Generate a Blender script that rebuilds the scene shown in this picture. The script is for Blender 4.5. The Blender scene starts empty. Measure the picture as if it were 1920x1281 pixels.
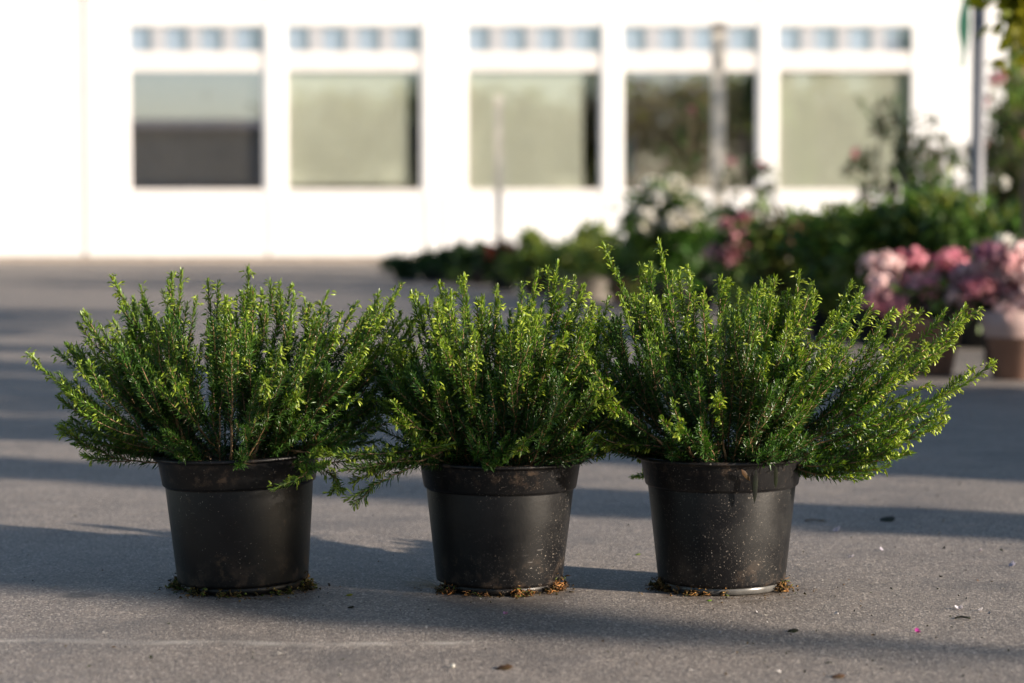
import bpy, math, random
import numpy as np
from mathutils import Vector

R = math.radians
scene = bpy.context.scene
COL = scene.collection

# ------------------------------------------------------------------ camera
AXIS_Y = 2.775                    # depth of the row of pots
F = 85.0 / 36.0 * 1920.0          # focal length in photo pixels
CAM_H = 0.431
HORIZON = 401.0
TILT = math.atan((640.5 - HORIZON) / F)
cam_d = bpy.data.cameras.new("camera")
cam = bpy.data.objects.new("camera", cam_d)
COL.objects.link(cam)
cam.location = (0, 0, CAM_H)
cam.rotation_euler = (R(90) - TILT, 0, 0)
cam_d.lens = 85
cam_d.sensor_width = 36
cam_d.clip_start = 0.05
cam_d.clip_end = 3000
cam_d.dof.use_dof = True
cam_d.dof.focus_distance = 2.72
cam_d.dof.aperture_fstop = 4.7
cam_d.dof.aperture_blades = 0
scene.camera = cam


def at(px, py, Y):
    """point on the photo ray through (px, py) at depth Y"""
    cx, cz = (px - 960.0) / F, -(py - 640.5) / F
    dy = math.cos(TILT) + cz * math.sin(TILT)
    dz = -math.sin(TILT) + cz * math.cos(TILT)
    return Vector((cx * Y / dy, Y, CAM_H + dz * Y / dy))


def ground_at(px, py):
    cz = -(py - 640.5) / F
    dy = math.cos(TILT) + cz * math.sin(TILT)
    dz = -math.sin(TILT) + cz * math.cos(TILT)
    Y = -CAM_H * dy / dz
    return at(px, py, Y)


# ------------------------------------------------------------------ light
SUN_AZ, SUN_EL = R(25), R(17)
sunv = Vector((math.cos(SUN_AZ) * math.cos(SUN_EL), -math.sin(SUN_AZ) * math.cos(SUN_EL), math.sin(SUN_EL)))
sl = bpy.data.lights.new("sun", 'SUN')
sl.energy = 4.9
sl.angle = R(0.5)
sl.color = (1.0, 0.865, 0.72)
so = bpy.data.objects.new("sun", sl)
COL.objects.link(so)
so.rotation_euler = sunv.to_track_quat('Z', 'Y').to_euler()
so.location = (6, -4, 6)

world = bpy.data.worlds.new("World")
scene.world = world
world.use_nodes = True
wn = world.node_tree.nodes
wl = world.node_tree.links
wn.clear()
sky = wn.new('ShaderNodeTexSky')
sky.sky_type = 'NISHITA'
sky.sun_disc = False
sky.sun_elevation = SUN_EL
sky.sun_rotation = math.atan2(sunv.x, sunv.y)
sky.air_density = 1.0
sky.dust_density = 0.7
sky.ozone_density = 1.6
bg = wn.new('ShaderNodeBackground')
bg.inputs['Strength'].default_value = 0.072
wo = wn.new('ShaderNodeOutputWorld')
wl.new(sky.outputs[0], bg.inputs[0])
wl.new(bg.outputs[0], wo.inputs[0])
scene.view_settings.view_transform = 'Standard'
scene.view_settings.look = 'None'
scene.view_settings.gamma = 1
scene.view_settings.exposure = 1.3
scene.view_settings.use_curve_mapping = False
scene.cycles.use_denoising = True
scene.cycles.max_bounces = 8
scene.cycles.transparent_max_bounces = 12


# ------------------------------------------------------------------ materials
class NT:
    def __init__(self, name):
        self.m = bpy.data.materials.new(name)
        self.m.use_nodes = True
        self.n = self.m.node_tree.nodes
        self.l = self.m.node_tree.links
        self.n.clear()
        self.out = self.n.new('ShaderNodeOutputMaterial')

    def node(self, t, **kw):
        x = self.n.new(t)
        for k, v in kw.items():
            setattr(x, k, v)
        return x

    def put(self, sock, v):
        if isinstance(v, bpy.types.NodeSocket):
            self.l.new(v, sock)
        elif isinstance(v, (tuple, list)) and len(v) == 3 and sock.type == 'RGBA':
            sock.default_value = (*v, 1)
        else:
            sock.default_value = v

    def bsdf(self, **kw):
        b = self.node('ShaderNodeBsdfPrincipled')
        for k, v in kw.items():
            self.put(b.inputs[k.replace('_', ' ')], v)
        return b

    def coord(self, which='Object'):
        return self.node('ShaderNodeTexCoord').outputs[which]

    def noise(self, scale, detail=3, vec=None, rough=0.5, out=0):
        x = self.node('ShaderNodeTexNoise')
        x.inputs['Scale'].default_value = scale
        x.inputs['Detail'].default_value = detail
        x.inputs['Roughness'].default_value = rough
        if vec is not None:
            self.l.new(vec, x.inputs['Vector'])
        return x.outputs[out]

    def voronoi(self, scale, vec=None, out='Distance', rnd=1.0):
        x = self.node('ShaderNodeTexVoronoi')
        x.inputs['Scale'].default_value = scale
        x.inputs['Randomness'].default_value = rnd
        if vec is not None:
            self.l.new(vec, x.inputs['Vector'])
        return x.outputs[out]

    def math(self, op, a, b=0.0, c=0.0, clamp=False):
        x = self.node('ShaderNodeMath', operation=op, use_clamp=clamp)
        for i, v in enumerate((a, b, c)):
            self.put(x.inputs[i], v)
        return x.outputs[0]

    def remap(self, v, a, b, c=0.0, d=1.0):
        x = self.node('ShaderNodeMapRange')
        for i, q in enumerate((v, a, b, c, d)):
            self.put(x.inputs[i], q)
        return x.outputs[0]

    def mix(self, f, a, b, mode='MIX'):
        x = self.node('ShaderNodeMix', data_type='RGBA', blend_type=mode)
        self.put(x.inputs['Factor'], f)
        self.put(x.inputs[6], a)
        self.put(x.inputs[7], b)
        return x.outputs[2]

    def bump(self, h, strength=0.5, dist=0.01):
        x = self.node('ShaderNodeBump')
        x.inputs['Strength'].default_value = strength
        x.inputs['Distance'].default_value = dist
        self.l.new(h, x.inputs['Height'])
        return x.outputs[0]

    def done(self, sh):
        self.l.new(sh.outputs[0], self.out.inputs[0])
        return self.m


def simple(name, col, rough=0.6, var=0.15, scale=8.0, metal=0.0, bump=0.0, spec=0.5):
    t = NT(name)
    co = t.coord()
    n = t.noise(scale, 4, co)
    lo = tuple(c * (1 - var) for c in col)
    hi = tuple(min(1, c * (1 + var)) for c in col)
    c = t.mix(t.remap(n, 0.3, 0.7), lo, hi)
    b = t.bsdf(Base_Color=c, Roughness=rough, Metallic=metal, Specular_IOR_Level=spec)
    if bump:
        t.l.new(t.bump(t.noise(scale * 6, 4, co), bump, 0.004), b.inputs['Normal'])
    return t.done(b)


def leaf_mat(name, rough=0.42, trans=0.25, spec=0.5):
    """leaf colour comes from the mesh: each leaf has its own age colour"""
    t = NT(name)
    a = t.node('ShaderNodeAttribute', attribute_name='Col')
    n = t.noise(60, 2, t.coord())
    c = t.mix(t.remap(n, 0.3, 0.7, 0.0, 0.5), a.outputs['Color'], (0.02, 0.04, 0.008))
    b = t.bsdf(Base_Color=c, Roughness=rough, Specular_IOR_Level=spec)
    tr = t.node('ShaderNodeBsdfTranslucent')
    hs = t.node('ShaderNodeHueSaturation')
    hs.inputs['Saturation'].default_value = 1.15
    hs.inputs['Value'].default_value = 1.6
    t.l.new(c, hs.inputs['Color'])
    t.l.new(hs.outputs[0], tr.inputs['Color'])
    mx = t.node('ShaderNodeMixShader')
    mx.inputs[0].default_value = trans
    t.l.new(b.outputs[0], mx.inputs[1])
    t.l.new(tr.outputs[0], mx.inputs[2])
    return t.done(mx)


def asphalt():
    t = NT('asphalt')
    co = t.coord()
    sep = t.node('ShaderNodeSeparateXYZ')
    t.l.new(co, sep.inputs[0])
    st3 = t.node('ShaderNodeMapping')
    st3.inputs['Scale'].default_value = (1.0, 0.6, 1.0)
    t.l.new(co, st3.inputs[0])
    gv = st3.outputs[0]
    fine = t.noise(430, 3, gv, 0.7)
    grit = t.voronoi(500, gv, 'Color')
    gsep = t.node('ShaderNodeSeparateColor')
    t.l.new(grit, gsep.inputs[0])
    big = t.noise(1.3, 5, co, 0.6)
    mid = t.noise(11, 5, co, 0.65)
    base = t.mix(t.remap(mid, 0.3, 0.7), (0.158, 0.134, 0.115), (0.250, 0.213, 0.184))
    base = t.mix(t.remap(big, 0.35, 0.65, 0.0, 0.45), base, (0.265, 0.228, 0.198))
    # light and dark aggregate
    base = t.mix(t.remap(gsep.outputs[0], 0.70, 1.0, 0.0, 1.0), base, (0.48, 0.425, 0.37))
    base = t.mix(t.remap(gsep.outputs[1], 0.62, 1.0, 0.0, 0.9), base, (0.058, 0.053, 0.050))
    base = t.mix(t.remap(fine, 0.35, 0.7, 0.4, 0.0), base, (0.06, 0.058, 0.06))
    # pale worn seam across the foreground
    wob = t.math('MULTIPLY', t.math('SUBTRACT', t.noise(3.0, 3, co), 0.5), 0.07)
    dy = t.math('ABSOLUTE', t.math('SUBTRACT', t.math('ADD', sep.outputs[1], wob), 2.412))
    seam = t.math('MULTIPLY', t.remap(dy, 0.003, 0.016, 1.0, 0.0), t.remap(sep.outputs[0], -0.06, -0.02, 1.0, 0.0))
    seam = t.math('MULTIPLY', seam, t.remap(t.noise(14, 3, co), 0.32, 0.6, 0.05, 0.8))
    base = t.mix(seam, base, (0.40, 0.37, 0.33))
    # small oily stain
    g = ground_at(148, 1117)
    vd = t.node('ShaderNodeVectorMath', operation='DISTANCE')
    t.l.new(co, vd.inputs[0])
    vd.inputs[1].default_value = (g.x, g.y, 0)
    st = t.remap(vd.outputs['Value'], 0.014, 0.026, 0.75, 0.0)
    base = t.mix(st, base, (0.045, 0.043, 0.043))
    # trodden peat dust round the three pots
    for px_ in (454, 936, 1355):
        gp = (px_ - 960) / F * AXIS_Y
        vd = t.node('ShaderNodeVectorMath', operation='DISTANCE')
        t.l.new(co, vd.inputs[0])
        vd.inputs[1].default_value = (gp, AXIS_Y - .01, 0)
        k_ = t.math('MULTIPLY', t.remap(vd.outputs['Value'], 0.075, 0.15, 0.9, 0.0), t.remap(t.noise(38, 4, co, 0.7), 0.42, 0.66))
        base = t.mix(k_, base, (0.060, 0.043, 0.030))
    # scattered dark blotches
    blot = t.remap(t.noise(4.0, 4, co, 0.6), 0.52, 0.68, 0.0, 0.55)
    base = t.mix(blot, base, (0.085, 0.08, 0.08))
    b = t.bsdf(Base_Color=base, Roughness=t.remap(fine, 0.3, 0.7, 0.55, 0.8), Specular_IOR_Level=0.35)
    h = t.math('ADD', t.math('MULTIPLY', fine, 0.6), t.math('MULTIPLY', gsep.outputs[2], 0.6))
    h = t.math('ADD', h, t.math('MULTIPLY', mid, 2.0))
    t.l.new(t.bump(h, 0.9, 0.0034), b.inputs['Normal'])
    return t.done(b)


def plastic(name, speck, seed):
    t = NT(name)
    co = t.coord()
    mp = t.node('ShaderNodeMapping')
    mp.inputs['Location'].default_value = (seed * 1.7, seed * 0.9, seed * 0.3)
    t.l.new(co, mp.inputs[0])
    v = mp.outputs[0]
    dust = t.noise(24, 5, v, 0.65)
    base = t.mix(t.remap(dust, 0.4, 0.75), (0.0034, 0.0034, 0.0042), (0.0095, 0.0093, 0.0092))
    col = base
    for sc, th, c, k in ((230, 0.20, (0.36, 0.31, 0.25), 0.50), (480, 0.30, (0.30, 0.26, 0.22), 0.45), (120, 0.11, (0.40, 0.37, 0.33), 0.55)):
        n1 = t.node('ShaderNodeTexNoise')
        n1.inputs['Scale'].default_value = sc * 1.5
        t.l.new(v, n1.inputs['Vector'])
        dv = t.node('ShaderNodeVectorMath', operation='MULTIPLY_ADD')
        t.l.new(n1.outputs['Color'], dv.inputs[0])
        dv.inputs[1].default_value = (0.004, 0.004, 0.004)
        t.l.new(v, dv.inputs[2])
        d = t.voronoi(sc, dv.outputs[0], 'Distance')
        cc = t.voronoi(sc, dv.outputs[0], 'Color')
        s = t.node('ShaderNodeSeparateColor')
        t.l.new(cc, s.inputs[0])
        pick = t.math('GREATER_THAN', s.outputs[0], 1 - k * speck)
        dense = t.remap(t.noise(11, 3, v), 0.38, 0.62)
        f = t.math('MULTIPLY', t.remap(d, th * 0.6, th, 1.0, 0.0), pick)
        f = t.math('MULTIPLY', f, dense)
        f = t.math('MULTIPLY', f, t.remap(s.outputs[1], 0, 1, 0.08, 0.62))
        col = t.mix(f, col, c)
    # thin dark streaks
    mp2 = t.node('ShaderNodeMapping')
    mp2.inputs['Scale'].default_value = (60, 60, 5)
    mp2.inputs['Rotation'].default_value = (0.25, 0.2, 0)
    t.l.new(v, mp2.inputs[0])
    sc_ = t.remap(t.noise(1.6, 2, mp2.outputs[0]), 0.66, 0.72, 0.0, 0.55)
    col = t.mix(t.math('MULTIPLY', sc_, t.remap(t.noise(9, 2, v), 0.45, 0.6)), col, (0.004, 0.004, 0.004))
    # dried soil smears
    sm = t.math('MULTIPLY', t.remap(t.noise(55, 4, v, 0.7), 0.60, 0.72), t.remap(t.noise(14, 2, v), 0.55, 0.68))
    col = t.mix(t.math('MULTIPLY', sm, 0.55), col, (0.10, 0.065, 0.04))
    sp = t.node('ShaderNodeSeparateXYZ')
    t.l.new(co, sp.inputs[0])
    cm = t.math('MULTIPLY', t.remap(sp.outputs[2], 0.118, 0.135, 0.0, 1.0), t.remap(t.noise(75, 5, v, 0.75), 0.52, 0.64))
    cm = t.math('MULTIPLY', cm, t.remap(t.noise(17, 2, v), 0.42, 0.58))
    lowm = t.math('MULTIPLY', t.remap(sp.outputs[2], 0.05, 0.012, 0.0, 1.0), t.remap(t.noise(48, 5, v, 0.7), 0.50, 0.68))
    col = t.mix(t.math('MULTIPLY', t.math('MAXIMUM', cm, lowm), 0.62), col, (0.085, 0.058, 0.040))
    mp3 = t.node('ShaderNodeMapping')
    mp3.inputs['Scale'].default_value = (26, 26, 150)
    mp3.inputs['Rotation'].default_value = (0.5, -0.35, 0.4)
    t.l.new(v, mp3.inputs[0])
    sl2 = t.math('MULTIPLY', t.remap(t.noise(1.3, 3, mp3.outputs[0]), 0.70, 0.74), t.remap(t.noise(8, 2, v), 0.5, 0.6))
    col = t.mix(t.math('MULTIPLY', sl2, 0.6), col, (0.16, 0.15, 0.14))
    b = t.bsdf(Base_Color=col, Roughness=t.remap(dust, 0.3, 0.7, 0.36, 0.50), Specular_IOR_Level=0.30)
    t.l.new(t.bump(t.noise(220, 3, v), 0.12, 0.001), b.inputs['Normal'])
    return t.done(b)


def glass_mat(name, refl, tint=(0.86, 0.90, 1.0, 1)):
    t = NT(name)
    gl = t.node('ShaderNodeBsdfGlossy')
    gl.inputs['Roughness'].default_value = 0.015
    gl.inputs['Color'].default_value = tint
    tr = t.node('ShaderNodeBsdfTransparent')
    tr.inputs['Color'].default_value = (0.95, 0.97, 0.95, 1)
    mx = t.node('ShaderNodeMixShader')
    mx.inputs[0].default_value = refl
    t.l.new(tr.outputs[0], mx.inputs[1])
    t.l.new(gl.outputs[0], mx.inputs[2])
    return t.done(mx)


M = {}
M['asphalt'] = asphalt()
M['pot1'] = plastic('black_plastic_clean', 0.3, 1.0)
M['pot2'] = plastic('black_plastic_specked', 0.9, 2.3)
M['pot3'] = plastic('black_plastic_dusty', 1.0, 4.1)
M['needle'] = leaf_mat('heather_needles', 0.36, 0.24, 0.5)
M['leaf'] = leaf_mat('garden_leaves', 0.5, 0.5)
M['petal'] = leaf_mat('petals', 0.6, 0.3, 0.3)
M['soil'] = simple('potting_soil', (0.035, 0.022, 0.014), 0.95, 0.7, 90, bump=0.8)
M['fibre'] = leaf_mat('peat_fibres', 0.85, 0.0, 0.2)
M['white'] = simple('white_paint', (0.78, 0.785, 0.79), 0.55, 0.03, 3)
M['frame'] = simple('white_frame_paint', (0.72, 0.69, 0.67), 0.45, 0.03, 5)
M['muntin'] = simple('shade_grey_bar', (0.40, 0.41, 0.44), 0.5, 0.04, 6)  # white bars greyed: the shade of the recess is in the colour
M['glassdeep'] = glass_mat('dark_window_glass', 0.52, (0.87, 0.86, 1.0, 1))
M['brownreflection'] = simple('painted_brown_reflection', (0.21, 0.165, 0.115), 0.9, 0.35, 5)  # paints the brown reflection of a window that has no blind
M['seam'] = simple('grey_seal', (0.20, 0.195, 0.19), 0.7, 0.1, 12)
M['plinth'] = simple('beige_plinth', (0.36, 0.30, 0.245), 0.85, 0.2, 12)
M['roof'] = simple('roof_felt', (0.12, 0.12, 0.12), 0.9, 0.2, 6)
M['glass'] = glass_mat('window_glass', 0.20)
M['blind'] = simple('khaki_blind', (0.60, 0.575, 0.49), 0.8, 0.06, 2)
M['brownblind'] = simple('brown_blind', (0.36, 0.31, 0.24), 0.8, 0.15, 4)
M['skypanel'] = simple('painted_sky_reflection', (0.44, 0.48, 0.66), 0.6, 0.08, 4)  # blue of the sky mirrored in the toplights, given as a surface colour
M['inside'] = simple('inside_paint', (0.40, 0.32, 0.24), 0.9, 0.2, 2)
M['metal'] = simple('galvanised_steel', (0.13, 0.135, 0.15), 0.5, 0.12, 10, metal=0.2)
M['post'] = simple('cream_post', (0.50, 0.47, 0.42), 0.7, 0.12, 9)
M['postdark'] = simple('weathered_post_cap', (0.16, 0.15, 0.14), 0.7, 0.2, 9)
M['green'] = simple('green_cloth', (0.25, 0.70, 0.38), 0.7, 0.1, 8)
M['terra'] = simple('terracotta', (0.20, 0.118, 0.09), 0.8, 0.15, 14)
M['paper'] = simple('pale_pink_wrap', (0.36, 0.255, 0.235), 0.7, 0.1, 10)
M['blackpot'] = simple('black_pot_plastic', (0.014, 0.014, 0.015), 0.5, 0.3, 20)
M['whitepot'] = simple('white_glazed_pot', (0.34, 0.31, 0.28), 0.35, 0.06, 20)
M['bark'] = simple('bark', (0.13, 0.095, 0.065), 0.9, 0.4, 14, bump=0.7)
M['twig'] = simple('rose_twigs', (0.10, 0.085, 0.045), 0.8, 0.3, 30)
M['brick'] = simple('brown_cladding', (0.32, 0.27, 0.21), 0.85, 0.2, 4)
M['worn'] = simple('scuffed_sun_glint_plastic', (0.075, 0.073, 0.07), 0.28, 0.3, 70)  # scuffed foot ring, made paler than the pot for its sun glint


def heather_stem_mat():
    t = NT('heather_bark')
    co = t.coord()
    n = t.noise(120, 4, co)
    c = t.mix(t.remap(n, 0.35, 0.65), (0.10, 0.058, 0.028), (0.27, 0.165, 0.08))
    b = t.bsdf(Base_Color=c, Roughness=0.55)
    t.l.new(t.bump(t.noise(500, 3, co), 0.4, 0.001), b.inputs['Normal'])
    return t.done(b)


M['stem'] = heather_stem_mat()


# ------------------------------------------------------------------ mesh tools
class MB:
    """collects vertices, tris, quads, colours; builds one mesh object"""
    def __init__(self):
        self.v, self.t, self.q, self.c, self.n = [], [], [], [], 0
        self.ng = []

    def add(self, v, tris=None, quads=None, col=(1, 1, 1)):
        v = np.asarray(v, dtype=np.float32).reshape(-1, 3)
        if tris is not None and len(tris):
            self.t.append(np.asarray(tris, dtype=np.int32).reshape(-1, 3) + self.n)
        if quads is not None and len(quads):
            self.q.append(np.asarray(quads, dtype=np.int32).reshape(-1, 4) + self.n)
        c = np.asarray(col, dtype=np.float32)
        if c.ndim == 1:
            c = np.tile(c, (len(v), 1))
        self.c.append(c)
        self.v.append(v)
        self.n += len(v)

    def box(self, x0, x1, y0, y1, z0, z1):
        v = [(x, y, z) for x in (x0, x1) for y in (y0, y1) for z in (z0, z1)]
        q = [(0, 1, 3, 2), (4, 6, 7, 5), (0, 4, 5, 1), (2, 3, 7, 6), (0, 2, 6, 4), (1, 5, 7, 3)]
        self.add(v, quads=q)

    def tube(self, pts, rad, sides=6, col=(1, 1, 1), cap=True):
        pts = np.asarray(pts, dtype=np.float64)
        k = len(pts)
        rad = np.broadcast_to(np.asarray(rad, dtype=np.float64), (k,))
        T = np.gradient(pts, axis=0)
        T /= np.linalg.norm(T, axis=1, keepdims=True) + 1e-12
        ref = np.array([0.31, 0.12, 0.94]) if abs(T[0] @ np.array([0.31, 0.12, 0.94])) < 0.9 else np.array([1.0, 0, 0])
        A = np.cross(T, ref)
        A /= np.linalg.norm(A, axis=1, keepdims=True) + 1e-12
        B = np.cross(T, A)
        th = np.arange(sides) * 2 * math.pi / sides
        v = pts[:, None] + rad[:, None, None] * (np.cos(th)[None, :, None] * A[:, None] + np.sin(th)[None, :, None] * B[:, None])
        i = np.arange(k - 1)[:, None] * sides
        j = np.arange(sides)[None]
        jn = (j + 1) % sides
        q = np.stack([i + j, i + jn, i + sides + jn, i + sides + j], -1).reshape(-1, 4)
        vv = v.reshape(-1, 3)
        tr = []
        if cap:
            vv = np.vstack([vv, pts[0], pts[-1]])
            a, b = k * sides, k * sides + 1
            o = (k - 1) * sides
            for s in range(sides):
                tr += [(a, (s + 1) % sides, s), (b, o + s, o + (s + 1) % sides)]
        self.add(vv, tr, q, col)

    def lathe(self, prof, sides=48, centre=(0, 0), cap_bottom=False, cap_top=False):
        th = np.arange(sides) * 2 * math.pi / sides
        v = []
        for r, z in prof:
            v.append(np.stack([centre[0] + r * np.cos(th), centre[1] + r * np.sin(th), np.full(sides, z)], -1))
        v = np.concatenate(v)
        k = len(prof)
        i = np.arange(k - 1)[:, None] * sides
        j = np.arange(sides)[None]
        jn = (j + 1) % sides
        q = np.stack([i + j, i + jn, i + sides + jn, i + sides + j], -1).reshape(-1, 4)
        tr = []
        if cap_bottom:
            v = np.vstack([v, [centre[0], centre[1], prof[0][1]]])
            tr += [(len(v) - 1, (s + 1) % sides, s) for s in range(sides)]
        if cap_top:
            v = np.vstack([v, [centre[0], centre[1], prof[-1][1]]])
            o = (k - 1) * sides
            tr += [(len(v) - 1, o + s, o + (s + 1) % sides) for s in range(sides)]
        self.add(v, tr, q)

    def leaves(self, P, D, U, L, W, col, curv=0.0, keel=0.25, blunt=0.85):
        """many leaf blades: base points P, directions D, up vectors U, lengths L, widths W, colours col (n,3)"""
        n = len(P)
        if n == 0:
            return
        D = D / (np.linalg.norm(D, axis=1, keepdims=True) + 1e-9)
        S = np.cross(D, U)
        S /= np.linalg.norm(S, axis=1, keepdims=True) + 1e-9
        U = np.cross(S, D)
        L = np.broadcast_to(L, (n,)).reshape(n, 1)
        W = np.broadcast_to(W, (n,)).reshape(n, 1) * 0.5
        cv = np.broadcast_to(curv, (n,)).reshape(n, 1)

        def pt(t, s, k):
            return P + D * L * t + S * W * s + U * (W * k + cv * L * t * t)
        v = np.stack([pt(0, 0, 0), pt(.3, -1, 0), pt(.3, 0, keel), pt(.3, 1, 0), pt(.76, -blunt, 0), pt(.76, 0, keel), pt(.76, blunt, 0), pt(1, 0, 0)], 1)
        base = (np.arange(n) * 8)[:, None, None]
        tr = np.array([(0, 1, 2), (0, 2, 3), (4, 7, 5), (5, 7, 6)])[None] + base
        q = np.array([(1, 4, 5, 2), (2, 5, 6, 3)])[None] + base
        c = np.repeat(np.asarray(col, dtype=np.float32), 8, axis=0)
        self.add(v.reshape(-1, 3), tr.reshape(-1, 3), q.reshape(-1, 4), c)

    def build(self, name, mat, parent=None, smooth=True, loc=None):
        v = np.concatenate(self.v)
        loc = np.zeros(3) if loc is None else np.asarray(loc, dtype=np.float64)
        v = (v - loc).astype(np.float32)
        t = np.concatenate(self.t) if self.t else np.zeros((0, 3), np.int32)
        q = np.concatenate(self.q) if self.q else np.zeros((0, 4), np.int32)
        me = bpy.data.meshes.new(name)
        me.vertices.add(len(v))
        me.vertices.foreach_set('co', v.ravel())
        me.loops.add(len(t) * 3 + len(q) * 4)
        me.loops.foreach_set('vertex_index', np.concatenate([t.ravel(), q.ravel()]).astype(np.int32))
        me.polygons.add(len(t) + len(q))
        me.polygons.foreach_set('loop_start', np.concatenate([np.arange(len(t)) * 3, len(t) * 3 + np.arange(len(q)) * 4]).astype(np.int32))
        me.polygons.foreach_set('use_smooth', np.full(len(t) + len(q), bool(smooth)))
        ca = me.color_attributes.new('Col', 'FLOAT_COLOR', 'POINT')
        c = np.concatenate(self.c)
        ca.data.foreach_set('color', np.hstack([c, np.ones((len(c), 1), np.float32)]).astype(np.float32).ravel())
        me.update(calc_edges=True)
        me.materials.append(mat)
        o = bpy.data.objects.new(name, me)
        COL.objects.link(o)
        o.location = loc
        if parent is not None:
            o.parent = parent
        return o


def tag(o, label=None, cat=None, group=None, kind=None):
    for k, v in (('label', label), ('category', cat), ('group', group), ('kind', kind)):
        if v:
            o[k] = v
    return o


def empty(name, loc, label, cat, group=None):
    o = bpy.data.objects.new(name, None)
    o.empty_display_size = 0.05
    COL.objects.link(o)
    o.location = loc
    return tag(o, label, cat, group)


# ------------------------------------------------------------------ ground
g = MB()
g.add([(-300, -300, 0), (300, -300, 0), (300, 300, 0), (-300, 300, 0)], quads=[(0, 1, 2, 3)])
tag(g.build('ground', M['asphalt'], smooth=False), kind='structure')

# ------------------------------------------------------------------ heathers
GREENS = dict(old=np.array((0.024, 0.070, 0.018)), mid=np.array((0.070, 0.155, 0.018)), new=np.array((0.235, 0.330, 0.028)), bud=np.array((0.36, 0.43, 0.045)))


def bez(P, t):
    t = np.asarray(t)[:, None]
    return (1 - t) ** 3 * P[0] + 3 * (1 - t) ** 2 * t * P[1] + 3 * (1 - t) * t * t * P[2] + t ** 3 * P[3]


def clothe(mb, pts, rng, age0, age1, nl=0.0098, bare=0.0, yellow=1.0, budp=0.5, ds=0.0024):
    """needles in whorls and little buds along a polyline; age 0 old .. 1 new growth"""
    seg = np.linalg.norm(np.diff(pts, axis=0), axis=1)
    s = np.concatenate([[0], np.cumsum(seg)])
    L = s[-1]
    pos = np.arange(bare * L, L, ds)
    if len(pos) < 2:
        pos = np.array([L * 0.5, L])
    T_all = np.gradient(pts, axis=0)
    T_all /= np.linalg.norm(T_all, axis=1, keepdims=True) + 1e-9
    whorl = 4
    pos = np.repeat(pos, whorl)
    ph = np.tile(np.arange(whorl) * (2 * math.pi / whorl), len(pos) // whorl) + np.repeat(np.arange(len(pos) // whorl) * 0.8, whorl)
    ph = ph + rng.normal(0, 0.25, len(pos))
    u = pos / L
    keep = rng.random(len(pos)) < np.clip(0.68 + 0.5 * u, 0, 1)
    pos, ph, u = pos[keep], ph[keep], u[keep]
    pos = pos + rng.normal(0, 0.0006, len(pos))
    n = len(pos)
    P = np.stack([np.interp(pos, s, pts[:, k]) for k in range(3)], -1)
    T = np.stack([np.interp(pos, s, T_all[:, k]) for k in range(3)], -1)
    ref = np.array([0.13, 0.31, 0.94])
    A = np.cross(T, ref)
    A /= np.linalg.norm(A, axis=1, keepdims=True) + 1e-9
    B = np.cross(T, A)
    N = np.cos(ph)[:, None] * A + np.sin(ph)[:, None] * B
    age = age0 + (age1 - age0) * u ** 1.35
    ang = np.clip(1.12 - 0.62 * u ** 3 + rng.normal(0, 0.16, n), 0.25, 1.7)
    D = T * np.cos(ang)[:, None] + N * np.sin(ang)[:, None]
    le = nl * (1.05 - 0.35 * u ** 3) * rng.uniform(0.72, 1.18, n)
    a = np.clip(age + rng.normal(0, 0.10, n), 0, 1)[:, None]
    col = np.where(a < 0.55, GREENS['old'] + (GREENS['mid'] - GREENS['old']) * a / 0.55, GREENS['mid'] + (GREENS['new'] - GREENS['mid']) * (a - 0.55) / 0.45 * yellow)
    col = col * rng.uniform(0.75, 1.25, (n, 1))
    dead = rng.random(n) < 0.05 * (1 - u)
    col[dead] = np.array((0.15, 0.085, 0.035)) * rng.uniform(0.5, 1.2, (int(dead.sum()), 1))
    mb.leaves(P, D, N - D * 0.3 + rng.normal(0, .2, (n, 3)), le, rng.uniform(0.00115, 0.0017, n), col, curv=-0.14 + rng.normal(0, 0.10, n), keel=0.45, blunt=0.9)
    # buds: small fat yellow-green pods hanging along the younger half
    m = int(L / 0.0040 * budp)
    if m > 0:
        ub = 1 - rng.random(m) ** 1.2 * 0.60
        ub = ub[rng.random(len(ub)) < np.clip(age0 + (age1 - age0) * ub ** 1.5, 0, 1)]
        ub = np.repeat(ub, 3) + rng.normal(0, 0.003, 3 * len(ub))
        m = len(ub)
        if m:
            pb = np.clip(ub, 0, 1) * L
            P = np.stack([np.interp(pb, s, pts[:, k]) for k in range(3)], -1)
            T = np.stack([np.interp(pb, s, T_all[:, k]) for k in range(3)], -1)
            side = np.repeat(rng.normal(0, 1, (max(m // 3, 1), 3)), 3, axis=0)[:m]
            side -= T * np.sum(side * T, 1, keepdims=True)
            side /= np.linalg.norm(side, axis=1, keepdims=True) + 1e-9
            D = side * 0.9 + T * 0.35 + rng.normal(0, 0.35, (m, 3)) + np.array([0.10, -0.05, -0.28])
            P = P + side * rng.uniform(0.001, 0.006, (m, 1)) + T * rng.normal(0, 0.002, (m, 1))
            c = GREENS['new'] + (GREENS['bud'] - GREENS['new']) * rng.random((m, 1)) * yellow
            c = c * rng.uniform(0.7, 1.2, (m, 1))
            mb.leaves(P, D, np.array([0, 0, 1.0]) + rng.normal(0, .3, (m, 3)), rng.uniform(0.0055, 0.0085, m), rng.uniform(0.0021, 0.0031, m), c, curv=-0.12, keel=0.8, blunt=0.75)


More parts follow.
